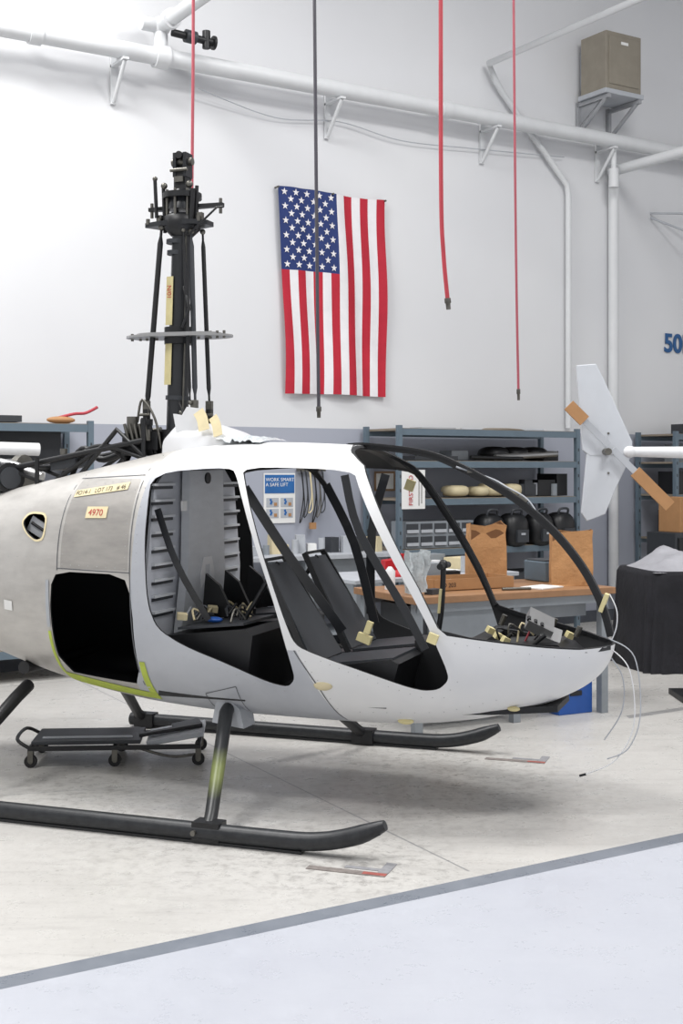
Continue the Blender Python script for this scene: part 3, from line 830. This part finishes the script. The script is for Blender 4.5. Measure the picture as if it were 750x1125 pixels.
m_.tube([(-1.80, -.40, 5.42), (-1.80, -.46, 5.42)], .085, PIPEW, 16); m_.tube([(-1.86, -.22, 5.16), (-1.74, -.22, 5.16)], .10, PIPEW, 16)
m_.tube([(-1.74, -.32, 5.35), (-1.34, -.32, 5.33)], .032, BLACK, 14); m_.tube([(-1.62, -.32, 5.345), (-1.52, -.32, 5.34)], .055, DKGREY, 16)
m_.tube([(-1.42, -.32, 5.27), (-1.42, -.32, 5.42)], .035, BLACK, 14); m_.tube([(-1.36, -.32, 5.33), (-1.34, -.32, 5.33)], .06, BLACK, 14)
m_.build('branch_valve', pe)
m_ = M()
m_.tube([(1.846, -4.0, 5.75), (1.846, -.10, 5.75), (1.95, -.08, 5.60), (2.05, -.06, 5.50), (2.72, -.06, 4.86), (2.93, -.06, 4.66), (2.95, -.06, 4.55), (2.95, -.06, 2.25), (2.95, -.06, 2.08)], .032, PIPEW, 12)
m_.tube([(3.58, -.08, 4.88), (3.58, -.08, .3)], .055, PIPEW, 16); m_.tube([(3.58, -.08, 4.88), (3.58, -4, 4.88)], .055, PIPEW, 16); m_.ball((3.58, -.09, 4.88), .08, PIPEW)
m_.tube([(3.45, -.22, 5.15), (3.45, -.22, 4.80)], .03, PIPEW, 12); m_.tube([(3.45, -.22, 4.86), (3.45, -.22, 4.66)], .055, PIPEW, 12)
m_.build('conduits', pe)
m_ = M()
m_.tube(cr([(-1.4, -.12, 4.98), (-.6, -.05, 4.86), (.1, -.05, 4.92), (.8, -.05, 4.84), (1.7, -.05, 4.88), (2.9, -.05, 4.95)], 8), .005, LGREY, 6)
m_.build('signal_cable', pe)
he = empty('unit_heater', WL(3.08, 0), WA)
m_ = M(); m_.box((.26, -.29, 5.91), (.50, .38, .60), BOXB); m_.box((.26, -.485, 5.91), (.42, .012, .50), BOXB)
for k in range(6): m_.box((.515, -.29, 5.75+k*.07), (.01, .28, .012), DKGREY)
m_.box((.26, -.29, 5.58), (.55, .42, .05), LGREY); m_.box((.26, -.06, 5.91), (.36, .09, .4), LGREY)
m_.build('case', he, .01)
m_ = M()
BRK = mat('bracket_grey', (160, 162, 166), .5)
for x in (.04, .48):
    m_.box((x, -.03, 5.38), (.04, .04, .36), BRK); m_.box((x, -.27, 5.53), (.04, .46, .04), BRK)
    m_.tube([(x, -.05, 5.24), (x, -.45, 5.52)], .022, BRK, 8)
m_.prism([(-.02, 5.54), (-.40, 5.54), (-.02, 5.30)], 'yz', .045, .055, BRK)
m_.box((.26, -.495, 6.10), (.1, .005, .03), PAPER)
m_.build('bracket', he)
sg_ = empty('bay_number_sign', WL(4.42, .012), WA)
text_mesh('sign_letters', '50D', .29, mat('sign_blue', (20, 84, 140), .5), sg_, (0, 0, 2.97), (math.radians(90), 0, 0), .004, .008)
m_ = M(); m_.tube([(4.2, -.02, 4.5), (4.75, -.6, 4.45)], .012, LGREY, 8); m_.tube([(4.2, -.02, 4.45), (4.75, -.6, 4.1)], .012, LGREY, 8); m_.tube([(4.75, -.02, 4.1), (4.75, -.6, 4.1)], .012, LGREY, 8)
m_.tube([(4.75, -.02, 4.45), (4.75, -.6, 4.45)], .012, LGREY, 8); m_.tube([(4.75, -.6, 4.1), (4.75, -.6, 4.45)], .012, LGREY, 8)
m_.build('antenna_bracket', loc=WL(0, 0), rz=WA)

# ------------------------------------------------------------------ shelving
def shelf(name, t0, ln, levels, dep=.55, off=.08, post=SHELF):
    e = empty(name, WL(t0, off+dep), WA)
    m_ = M()
    top = levels[-1]
    for x in (0, ln):
        for y in (0, dep):
            m_.box((x, y, top/2+.015), (.045, .045, top+.03), post)
            for k in range(14): m_.box((x, y-.0235, .15+k*.13), (.012, .002, .03), DKGREY)
    m_.build('posts', e)
    m_ = M()
    for z in levels:
        m_.box((ln/2, dep/2, z-.005), (ln-.04, dep, .02), SHELFD)
        for y in (0, dep): m_.box((ln/2, y, z-.03), (ln, .035, .06), post)
    m_.build('decks', e)
    return e
s1 = shelf('shelving_unit', .38, 2.17, [.25, .90, 1.37, 1.72, 2.02])
m_ = M(); random.seed(3)
for k, (x, sx_, sz) in enumerate(((.75, .20, .09), (1.02, .15, .08), (1.20, .22, .11), (1.42, .16, .10))):
    m_.ball((x, .15, 1.385+sz*.6), (sx_*.6, .12, sz*.6), CREAM, 14, 8, .6)
m_.build('foam_parts', s1)
m_ = M()
for x, w_, h in ((1.62, .2, .12), (1.86, .22, .16), (2.06, .14, .22), (.42, .3, .05)):
    m_.box((x, .25, 1.38+h/2), (w_, .3, h), random.choice([DKGREY, GREYC, BLACK]))
m_.box((1.62, .12, 1.47), (.10, .05, .14), DKGREY); m_.box((1.74, .14, 1.45), (.06, .05, .12), LGREY); m_.tube([(1.95, .1, 1.38), (1.95, .1, 1.50)], .035, GREYC, 14)
for x in (1.3, 1.55, 1.8): m_.ball((x, .25, 1.80), (.14, .16, .07), BLACK, 14, 8, .8)
m_.tube([(1.2, .1, 1.76), (2.0, .12, 1.80)], .03, ALU); m_.box((.5, .25, 1.75), (.5, .3, .04), DKGREY); m_.box((2.0, .3, 1.78), (.2, .2, .1), BLACK)
m_.tube([(.9, .1, 1.76), (1.5, .05, 1.75)], .018, BLACK); m_.box((.85, .3, 1.78), (.2, .2, .09), GREYC)
m_.ball((1.4, .3, 2.035), (.3, .2, .02), SHELFD, 12, 6); m_.tube([(.9, .25, 2.03), (1.9, .2, 2.035)], .015, LGREY); m_.box((.6, .3, 2.03), (.4, .2, .03), LGREY)
for k in range(7): m_.box((.30+k*.12, .40, 1.02), (.10, .2, .20), [DKGREY, BLACK, GREYC][k % 3])
m_.box((1.1, .3, .45), (1.6, .4, .36), DKGREY)
m_.build('stored_parts', s1)
m_ = M()
m_.box((.48, .14, 1.035), (.78, .24, .25), GREYC)
for i in range(5):
    for j in range(2): m_.box((.16+i*.16, .017, .975+j*.12), (.13, .01, .09), DKGREY); m_.box((.16+i*.16, .010, .95+j*.12), (.13, .015, .03), LGREY)
m_.build('parts_bins', s1)
m_ = M()
for x in (1.08, 1.38, 1.70, 1.98):
    m_.ball((x, .05, 1.05), (.14, .14, .17), BLACK, 16, 10, .7); m_.tube(cr([(x-.06, .0, 1.19), (x-.05, -.02, 1.25), (x+.05, -.02, 1.25), (x+.06, 0, 1.19)], 5), .012, DKGREY, 8)
    m_.box((x, -.095, 1.0), (.14, .03, .12), DKGREY); m_.box((x, -.112, 1.02), (.05, .006, .02), LGREY)
m_.build('black_kit_bags', s1)
m_ = M(); m_.box((.14, -.028, 1.46), (.26, .006, .36), PAPER); m_.box((.20, -.032, 1.46), (.006, .003, .30), INK); m_.box((.23, -.032, 1.46), (.006, .003, .26), INK)
m_.build('notice_sheet', s1)
text_mesh('notice_text', 'FIRST AID', .065, REDV, s1, (.13, -.034, 1.31), (math.radians(90), math.radians(-90), 0), .001)
s2_ = shelf('shelving_unit', -5.0, 2.42, [.25, .95, 1.5, 2.0], off=.06)
m_ = M()
m_.tube([(.2, .2, 1.60), (2.1, .2, 1.62)], .07, WHITE, 18); m_.tube([(.4, .1, 1.58), (1.9, .05, 1.57)], .05, ALU, 18)
m_.box((1.5, .3, 2.04), (.8, .4, .05), DKGREY); m_.box((.8, .3, 1.62), (.5, .3, .2), DKGREY); m_.box((2.0, .35, 1.80), (.5, .3, .3), DKGREY)
m_.tube([(.6, .05, 1.83), (2.0, .0, 1.80)], .05, WHITE, 18)
m_.build('stored_tubes', s2_)
m_ = M(); m_.ball((2.25, .2, 2.04), (.12, .06, .03), CARD); m_.tube(cr([(2.2, .2, 2.05), (2.35, .18, 2.09), (2.45, .18, 2.10), (2.55, .18, 2.15)], 5), .012, RED); m_.build('orange_clamp', s2_)
s3_ = shelf('shelving_unit', 3.95, 2.2, [.25, .90, 1.37, 1.72, 2.02])
m_ = M()
for x, z, h in ((.3, .9, .3), (.7, .9, .25), (.3, 1.37, .25), (.8, 1.37, .2), (.4, 1.72, .2), (.5, 2.02, .12)): m_.box((x, .25, z+h/2), (.3, .3, h), random.choice([DKGREY, BLACK, GREYC]))
m_.build('stored_boxes', s3_)

# ------------------------------------------------------------------ benches
bn = empty('long_workbench', WL(-1.6, .78), WA)
m_ = M(); m_.box((.94, .36, .88), (1.88, .72, .04), LGREY); m_.build('top', bn, .004)
m_ = M()
for x in (.05, .94, 1.83):
    for y in (.05, .66): m_.box((x, y, .43), (.05, .05, .86), GREYC)
m_.box((.94, .36, .20), (1.8, .6, .02), GREYC); m_.box((1.45, .36, .66), (.6, .55, .38), GREYC)
m_.build('legs', bn)
m_ = M(); random.seed(9)
for k in range(18):
    x = .12+k*.095+random.uniform(-.02, .02)
    h = random.uniform(.05, .20)
    if k % 3 == 0: m_.tube([(x, .3, .90), (x, .3, .90+h)], .03, random.choice([LGREY, WHITE, CREAM, GREYC]), 12)
    else: m_.box((x, .3+random.uniform(-.1, .1), .90+h/2), (.08, .12, h), random.choice([GREYC, DKGREY, PAPER, CREAM, LGREY]), (0, 0, random.uniform(-.4, .4)))
m_.build('bench_clutter', bn)
mt2 = empty('steel_worktable', (.10, 9.05, 0), WA)
m_ = M(); m_.box((.75, .35, .84), (1.5, .7, .03), LGREY); m_.build('top', mt2, .004)
m_ = M()
for x in (.05, 1.45):
    for y in (.05, .65): m_.box((x, y, .413), (.05, .05, .826), GREYC)
m_.box((.75, .35, .25), (1.4, .6, .02), GREYC); m_.box((1.1, .36, .62), (.55, .55, .36), GREYC)
for k in range(3): m_.box((1.1, .08, .50+k*.12), (.5, .02, .10), LGREY)
m_.build('legs', mt2)
m_ = M()
for p, d, c_ in (((.85, .3, .0025), (.30, .22, .005), PAPER), ((1.0, .35, .0075), (.22, .3, .01), PAPER), ((.85, .45, .035), (.12, .08, .05), DKGREY), ((1.25, .4, .05), (.2, .2, .09), CREAM), ((1.05, .55, .06), (.22, .12, .12), GREYC), ((1.32, .15, .025), (.14, .1, .05), DKGREY)):
    m_.box(p, d, c_, (0, 0, .2))
m_.tube([(.85, .2, .0), (.85, .2, .10)], .035, WHITE, 14); m_.tube([(.93, .25, .0), (.93, .25, .08)], .03, CREAM, 14); m_.tube([(1.12, .2, .0), (1.12, .2, .12)], .028, LGREY, 14); m_.build('paper_and_parts', loc=(.10, 9.05, .857), rz=WA)
vi = empty('bench_vise', (.41, 9.42, .857), math.radians(20))
m_ = M()
m_.tube([(0, 0, 0), (0, 0, .03), (0, 0, .05)], [.075, .07, .05], REDV, 18)
m_.prism([(-.11, .05), (.05, .05), (.06, .10), (.06, .16), (.02, .17), (-.02, .13), (-.11, .12)], 'xz', -.045, .045, REDV)
m_.prism([(.09, .07), (.15, .06), (.15, .13), (.12, .17), (.09, .165)], 'xz', -.045, .045, REDV)
m_.tube([(.0, 0, .09), (.22, 0, .09)], .015, STEEL); m_.tube([(.21, -.07, .06), (.21, .07, .12)], .007, STEEL)
m_.box((.068, 0, .155), (.012, .09, .03), STEEL); m_.box((.085, 0, .155), (.012, .09, .03), STEEL)
m_.build('vise_body', vi, .004)

# main wood bench, parallel with wall
bw_ = empty('wood_workbench', (.45, 7.87, 0), math.radians(27.5))
m_ = M(); m_.box((.79, .40, .83), (1.58, .80, .045), WOOD); m_.build('top', bw_, .005)
m_ = M()
for x in (.06, .80, 1.52):
    for y in (.07, .73): m_.box((x, y, .404), (.055, .055, .807), GREYC)
m_.box((.79, .05, .78), (1.50, .03, .06), GREYC); m_.box((.79, .76, .78), (1.50, .03, .06), GREYC); m_.box((.43, .4, .22), (.74, .66, .02), GREYC)
m_.box((.42, .36, .66), (.6, .56, .22), DKGREY); m_.box((.42, .07, .66), (.56, .02, .18), GREYC)
m_.box((1.16, .42, .70), (.6, .5, .10), GREYC); m_.box((.45, .4, .33), (.5, .4, .2), CARD)
m_.build('legs', bw_)
m_ = M()
m_.box((.62, .42, .862), (.62, .30, .012), CARD)
for a, b in (((.62, .27, .895), (.62, .008, .07)), ((.62, .57, .895), (.62, .008, .07)), ((.31, .42, .895), (.008, .30, .07)), ((.93, .42, .895), (.008, .30, .07))): m_.box(a, b, CARD)
for k in range(4): m_.box((.45+k*.12, .42, .885), (.08, .2, .04), random.choice([PAPER, CREAM, DKGREY]), (0, 0, .1*k))
m_.box((1.10, .18, .858), (.24, .18, .008), PAPER, (0, 0, .3)); m_.box((.22, .14, .87), (.10, .06, .035), DKGREY, (0, 0, .4)); m_.tube([(.75, .14, .862), (.95, .10, .862)], .010, STEEL, 8)
m_.box((.50, .68, .93), (.22, .12, .15), GREYC, (0, 0, .15)); m_.box((.70, .70, .90), (.12, .1, .09), BLACK, (0, 0, -.2)); m_.tube([(.36, .68, .853), (.36, .68, 1.0)], .03, LGREY, 14)
m_.build('cardboard_tray', bw_)
text_mesh('tray_label', 'PO 203', .04, INK, bw_, (.35, .264, .878), (math.radians(90), 0, 0), .0005)
def bag(name, x, y, z, w_, d_, h, rz, par):
    m_ = M(); e = empty(name, (x, y, z), rz); e.parent = par
    rings = []
    for k, (f, hh) in enumerate(((1, 0), (1.0, .02), (1.01, .3), (.98, .62), (.96, .85), (.98, 1.0))):
        r = []
        for sx_, sy_ in ((-1, -1), (-.3, -1.04), (.4, -.98), (1, -1), (1.0, 0), (1, 1), (.2, 1), (-1, 1), (-.94+.06*(k % 2), 0)):
            zz = hh*h+(random.uniform(-.02, .02) if hh == 1 else 0)
            if sx_ > .9 and hh == 1: zz += .01
            r.append((sx_*w_/2*f+random.uniform(-.004, .004), sy_*d_/2*f+random.uniform(-.004, .004), zz))
        rings.append(r)
    vs = [p for r in rings for p in r]; n = 9; fs = [tuple(range(n-1, -1, -1))]
    for i in range(5):
        for j in range(n): fs.append((i*n+j, i*n+(j+1) % n, (i+1)*n+(j+1) % n, (i+1)*n+j))
    m_.add(vs, fs, KRAFT)
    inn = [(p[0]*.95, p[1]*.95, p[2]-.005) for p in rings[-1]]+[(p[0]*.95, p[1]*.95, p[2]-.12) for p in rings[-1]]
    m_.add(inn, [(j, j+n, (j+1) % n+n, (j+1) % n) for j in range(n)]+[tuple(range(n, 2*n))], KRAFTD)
    m_.build('bag_paper', e)
random.seed(5)
bag('paper_bag', .98, .67, .853, .26, .15, .41, -.35, bw_)
bag('paper_bag', 1.40, .26, .853, .28, .18, .38, -.55, bw_)
m_ = M(); m_.box((1.46, .62, .925), (.20, .26, .14), SHELF); m_.box((1.46, .62, 1.0), (.18, .22, .015), DKGREY); m_.tube(cr([(1.42, .5, 1.0), (1.44, .5, 1.04), (1.50, .5, 1.04), (1.52, .5, 1.0)], 4), .008, BLACK)
m_.build('tool_case', bw_, .01)
m_ = M()
for p, c_ in (((.18, .3, .853), CREAM), ((.25, .42, .853), LGREY), ((.14, .55, .853), WHITE)): m_.tube([p, (p[0], p[1], p[2]+.12), (p[0], p[1], p[2]+.15)], [.035, .035, .012], c_, 16)
m_.build('bottles', bw_)
rg = M()
vs = []; fs = []
for i in range(9):
    for j in range(7):
        vs.append((.02+i*.022+.01*math.sin(j*2), .15+.03*math.sin(i*1.7+j*.6), .86+j*.045+.01*math.cos(i)))
for i in range(8):
    for j in range(6): fs.append((i*7+j, (i+1)*7+j, (i+1)*7+j+1, i*7+j+1))
rg.add(vs, fs, PLAST, True); rg.build('plastic_bag', bw_)

bb = M(); bb.box((0, 0, .11), (.28, .24, .22), BLUE); bb.box((0, 0, .225), (.30, .26, .02), BLUE); bb.box((0, -.122, .14), (.10, .01, .035), BLACK)
bb.build('blue_storage_bin', bevel=.008, loc=(1.52, 8.68, 0), rz=math.radians(27.5))

# ------------------------------------------------------------------ posters on wall
po = empty('safety_poster', WL(-.69, .006), WA)
m_ = M(); PB = mat('poster_blue', (40, 104, 170), .6)
m_.box((.165, -.003, 1.38), (.33, .005, .46), PAPER); m_.box((.165, -.007, 1.51), (.31, .003, .17), PB)
for i in range(2):
    for j in range(2):
        cx_, cz_ = .09+i*.15, 1.34-j*.10
        m_.box((cx_, -.0065, cz_), (.13, .002, .085), LGREY); m_.ball((cx_-.02, -.009, cz_+.025), (.012, .003, .012), PB, 8, 6); m_.box((cx_-.015, -.009, cz_), (.02, .003, .035), PB, (0, .4, 0)); m_.box((cx_+.03, -.009, cz_-.015), (.03, .003, .03), CARD)
m_.build('sheet', po)
text_mesh('poster_title', 'WORK SMART\nA SAFE LIFT', .046, PAPER, po, (.017, -.0095, 1.535), (math.radians(90), 0, 0), .0005)
m_ = M(); m_.box((0, 0, 1.53), (.24, .006, .19), mat('tan_frame', (150, 120, 90), .6)); m_.box((0, -.004, 1.53), (.20, .003, .15), PAPER); m_.build('framed_certificate', loc=WL(.64, .008), rz=WA)
hk = M(); hk.box((0, -.02, 1.64), (.30, .03, .03), STEEL)
for k in range(6):
    x = -.12+k*.045; hk.tube(cr([(x, -.04, 1.64), (x+.02, -.05, 1.4), (x-.02, -.05, 1.15+.05*(k % 3)), (x+.03, -.05, 1.3), (x+.01, -.04, 1.62)], 6), .006, [BLACK, DKGREY, TAPE, BLACK, STEEL, DKGREY][k], 6)
hk.box((0, -.05, 1.12), (.06, .03, .06), CARD); hk.build('hanging_cable_harness', loc=WL(-.20, .01), rz=WA)

# ------------------------------------------------------------------ tail of second aircraft
te = empty('tail_boom_assembly', (2.03, 9.0, 0), 0)
m_ = M()
m_.tube([(0, 0, 1.77), (.6, .15, 1.765), (4.0, 1.0, 1.74)], [.035, .045, .09], WHITE, 20); m_.ball((0, 0, 1.77), (.05, .04, .045), WHITE)
m_.build('boom', te)
FIN = mat('fin_white', (198, 202, 208), .45, 0, .03)
def fin(poly, th, nm):
    m_ = M(); m_.prism(poly, 'xz', -th/2, th/2, FIN); m_.build(nm, te, .006)
fin([(-.375, 2.38), (-.235, 2.39), (-.18, 2.28), (.02, 1.84), (.02, 1.75), (-.28, 1.74), (-.33, 1.78)], .035, 'upper_fin')
fin([(-.30, 1.76), (.02, 1.755), (-.10, 1.50), (-.17, 1.33), (-.30, 1.28), (-.34, 1.34)], .03, 'lower_fin')
m_ = M()
m_.tube([(-.17, -.12, 1.77), (-.17, .02, 1.77)], .025, STEEL)
for z in (1.62, 1.9): m_.tube([(-.15, -.025, z), (-.15, -.015, z)], .008, STEEL, 8)
d = Vector((.70, 0, -.70)).normalized()
for s_, l0, l1 in ((1, .24, .56), (-1, .26, .40)):
    c0 = Vector((-.15, -.10, 1.80))
    m_.ribbon([c0+d*s_*.02, c0+d*s_*l1], (.72, 0, .64), .045, .010, LGREY)
    m_.ribbon([c0+d*s_*l0, c0+d*s_*l1*1.04], (.72, 0, .64), .085, .025, CARD)
m_.build('tail_rotor', te)
m_ = M(); m_.tube([(.62, .155, .05), (.62, .155, 1.72)], .025, BLACK); m_.box((.62, .155, .02), (.5, .4, .04), BLACK); m_.box((.62, .155, 1.71), (.12, .16, .03), BLACK)
m_.build('support_stand', te)

# black covered crate
ce = empty('covered_crate', (3.12, 10.75, 0), math.radians(10))
m_ = M(); vs = []; fs = []
W2, D2, HH = .72, .42, .82
per = []
K = 80
for k in range(K):
    a = 2*math.pi*k/K; c_, s_ = math.cos(a), math.sin(a)
    per.append((math.copysign(abs(c_)**.25, c_), math.copysign(abs(s_)**.25, s_)))
lv = [(0, 1.05, .03), (.25, 1.03, .022), (.55, 1.01, .012), (.78, 1.0, .004), (.82, .97, 0)]
for z, f, wv in lv:
    for k, (a, b) in enumerate(per):
        r = 1+wv*math.sin(k*1.3)
        vs.append((a*W2*f*r, b*D2*f*r, z))
for i in range(4):
    for k in range(K): fs.append((i*K+k, i*K+(k+1) % K, (i+1)*K+(k+1) % K, (i+1)*K+k))
fs.append(tuple(range(4*K, 5*K)))
m_.add(vs, fs, BCLOTH, True); m_.build('black_cover', ce)
m_ = M(); random.seed(2)
vs = []; fs = []
nx, ny = 40, 16
for i in range(nx+1):
    for j in range(ny+1):
        u, v = i/nx, j/ny
        e_ = min(1, 5*min(u, 1-u))*min(1, 4*min(v, 1-v))
        h = .81+e_*(.09+.05*math.sin(u*6+.5)+.03*math.sin(u*17+v*5)+.02*math.sin(v*9)+.015*math.sin(u*41+v*13))
        vs.append((-.68+1.36*u, -.40+.80*v, h))
for i in range(nx):
    for j in range(ny): fs.append((i*(ny+1)+j, (i+1)*(ny+1)+j, (i+1)*(ny+1)+j+1, i*(ny+1)+j+1))
m_.add(vs, fs, WCLOTH, True); m_.build('dust_sheet', ce)
cbx = M(); cbx.box((0, 0, .50), (.5, .4, 1.0), DKGREY); cbx.box((0, -.21, .75), (.44, .02, .4), BLACK); cbx.box((0, -.21, .3), (.44, .02, .4), BLACK); cbx.box((-.02, 0, 1.18), (.22, .3, .36), CARD); cbx.box((.18, 0, 1.12), (.14, .3, .24), DKGREY)
cbx.build('storage_cabinet', bevel=.006, loc=WL(3.68, .92), rz=WA)

# ------------------------------------------------------------------ camera
cam = bpy.data.cameras.new('camera'); co = bpy.data.objects.new('camera', cam); S.collection.objects.link(co)
co.location = (0, 0, 1.65); co.rotation_euler = (math.radians(90), 0, 0)
cam.sensor_fit = 'VERTICAL'; cam.sensor_height = 36; cam.lens = 44.8
cam.shift_y = -47.5/1125
cam.clip_end = 100
S.camera = co

# turn the whole shop so that the back wall lies square to the world axes
bpy.context.view_layer.update()
R = Matrix.Rotation(-WA, 4, 'Z')
for o in [o for o in S.objects if o.parent is None]:
    o.matrix_world = R @ o.matrix_world
bpy.context.view_layer.update()
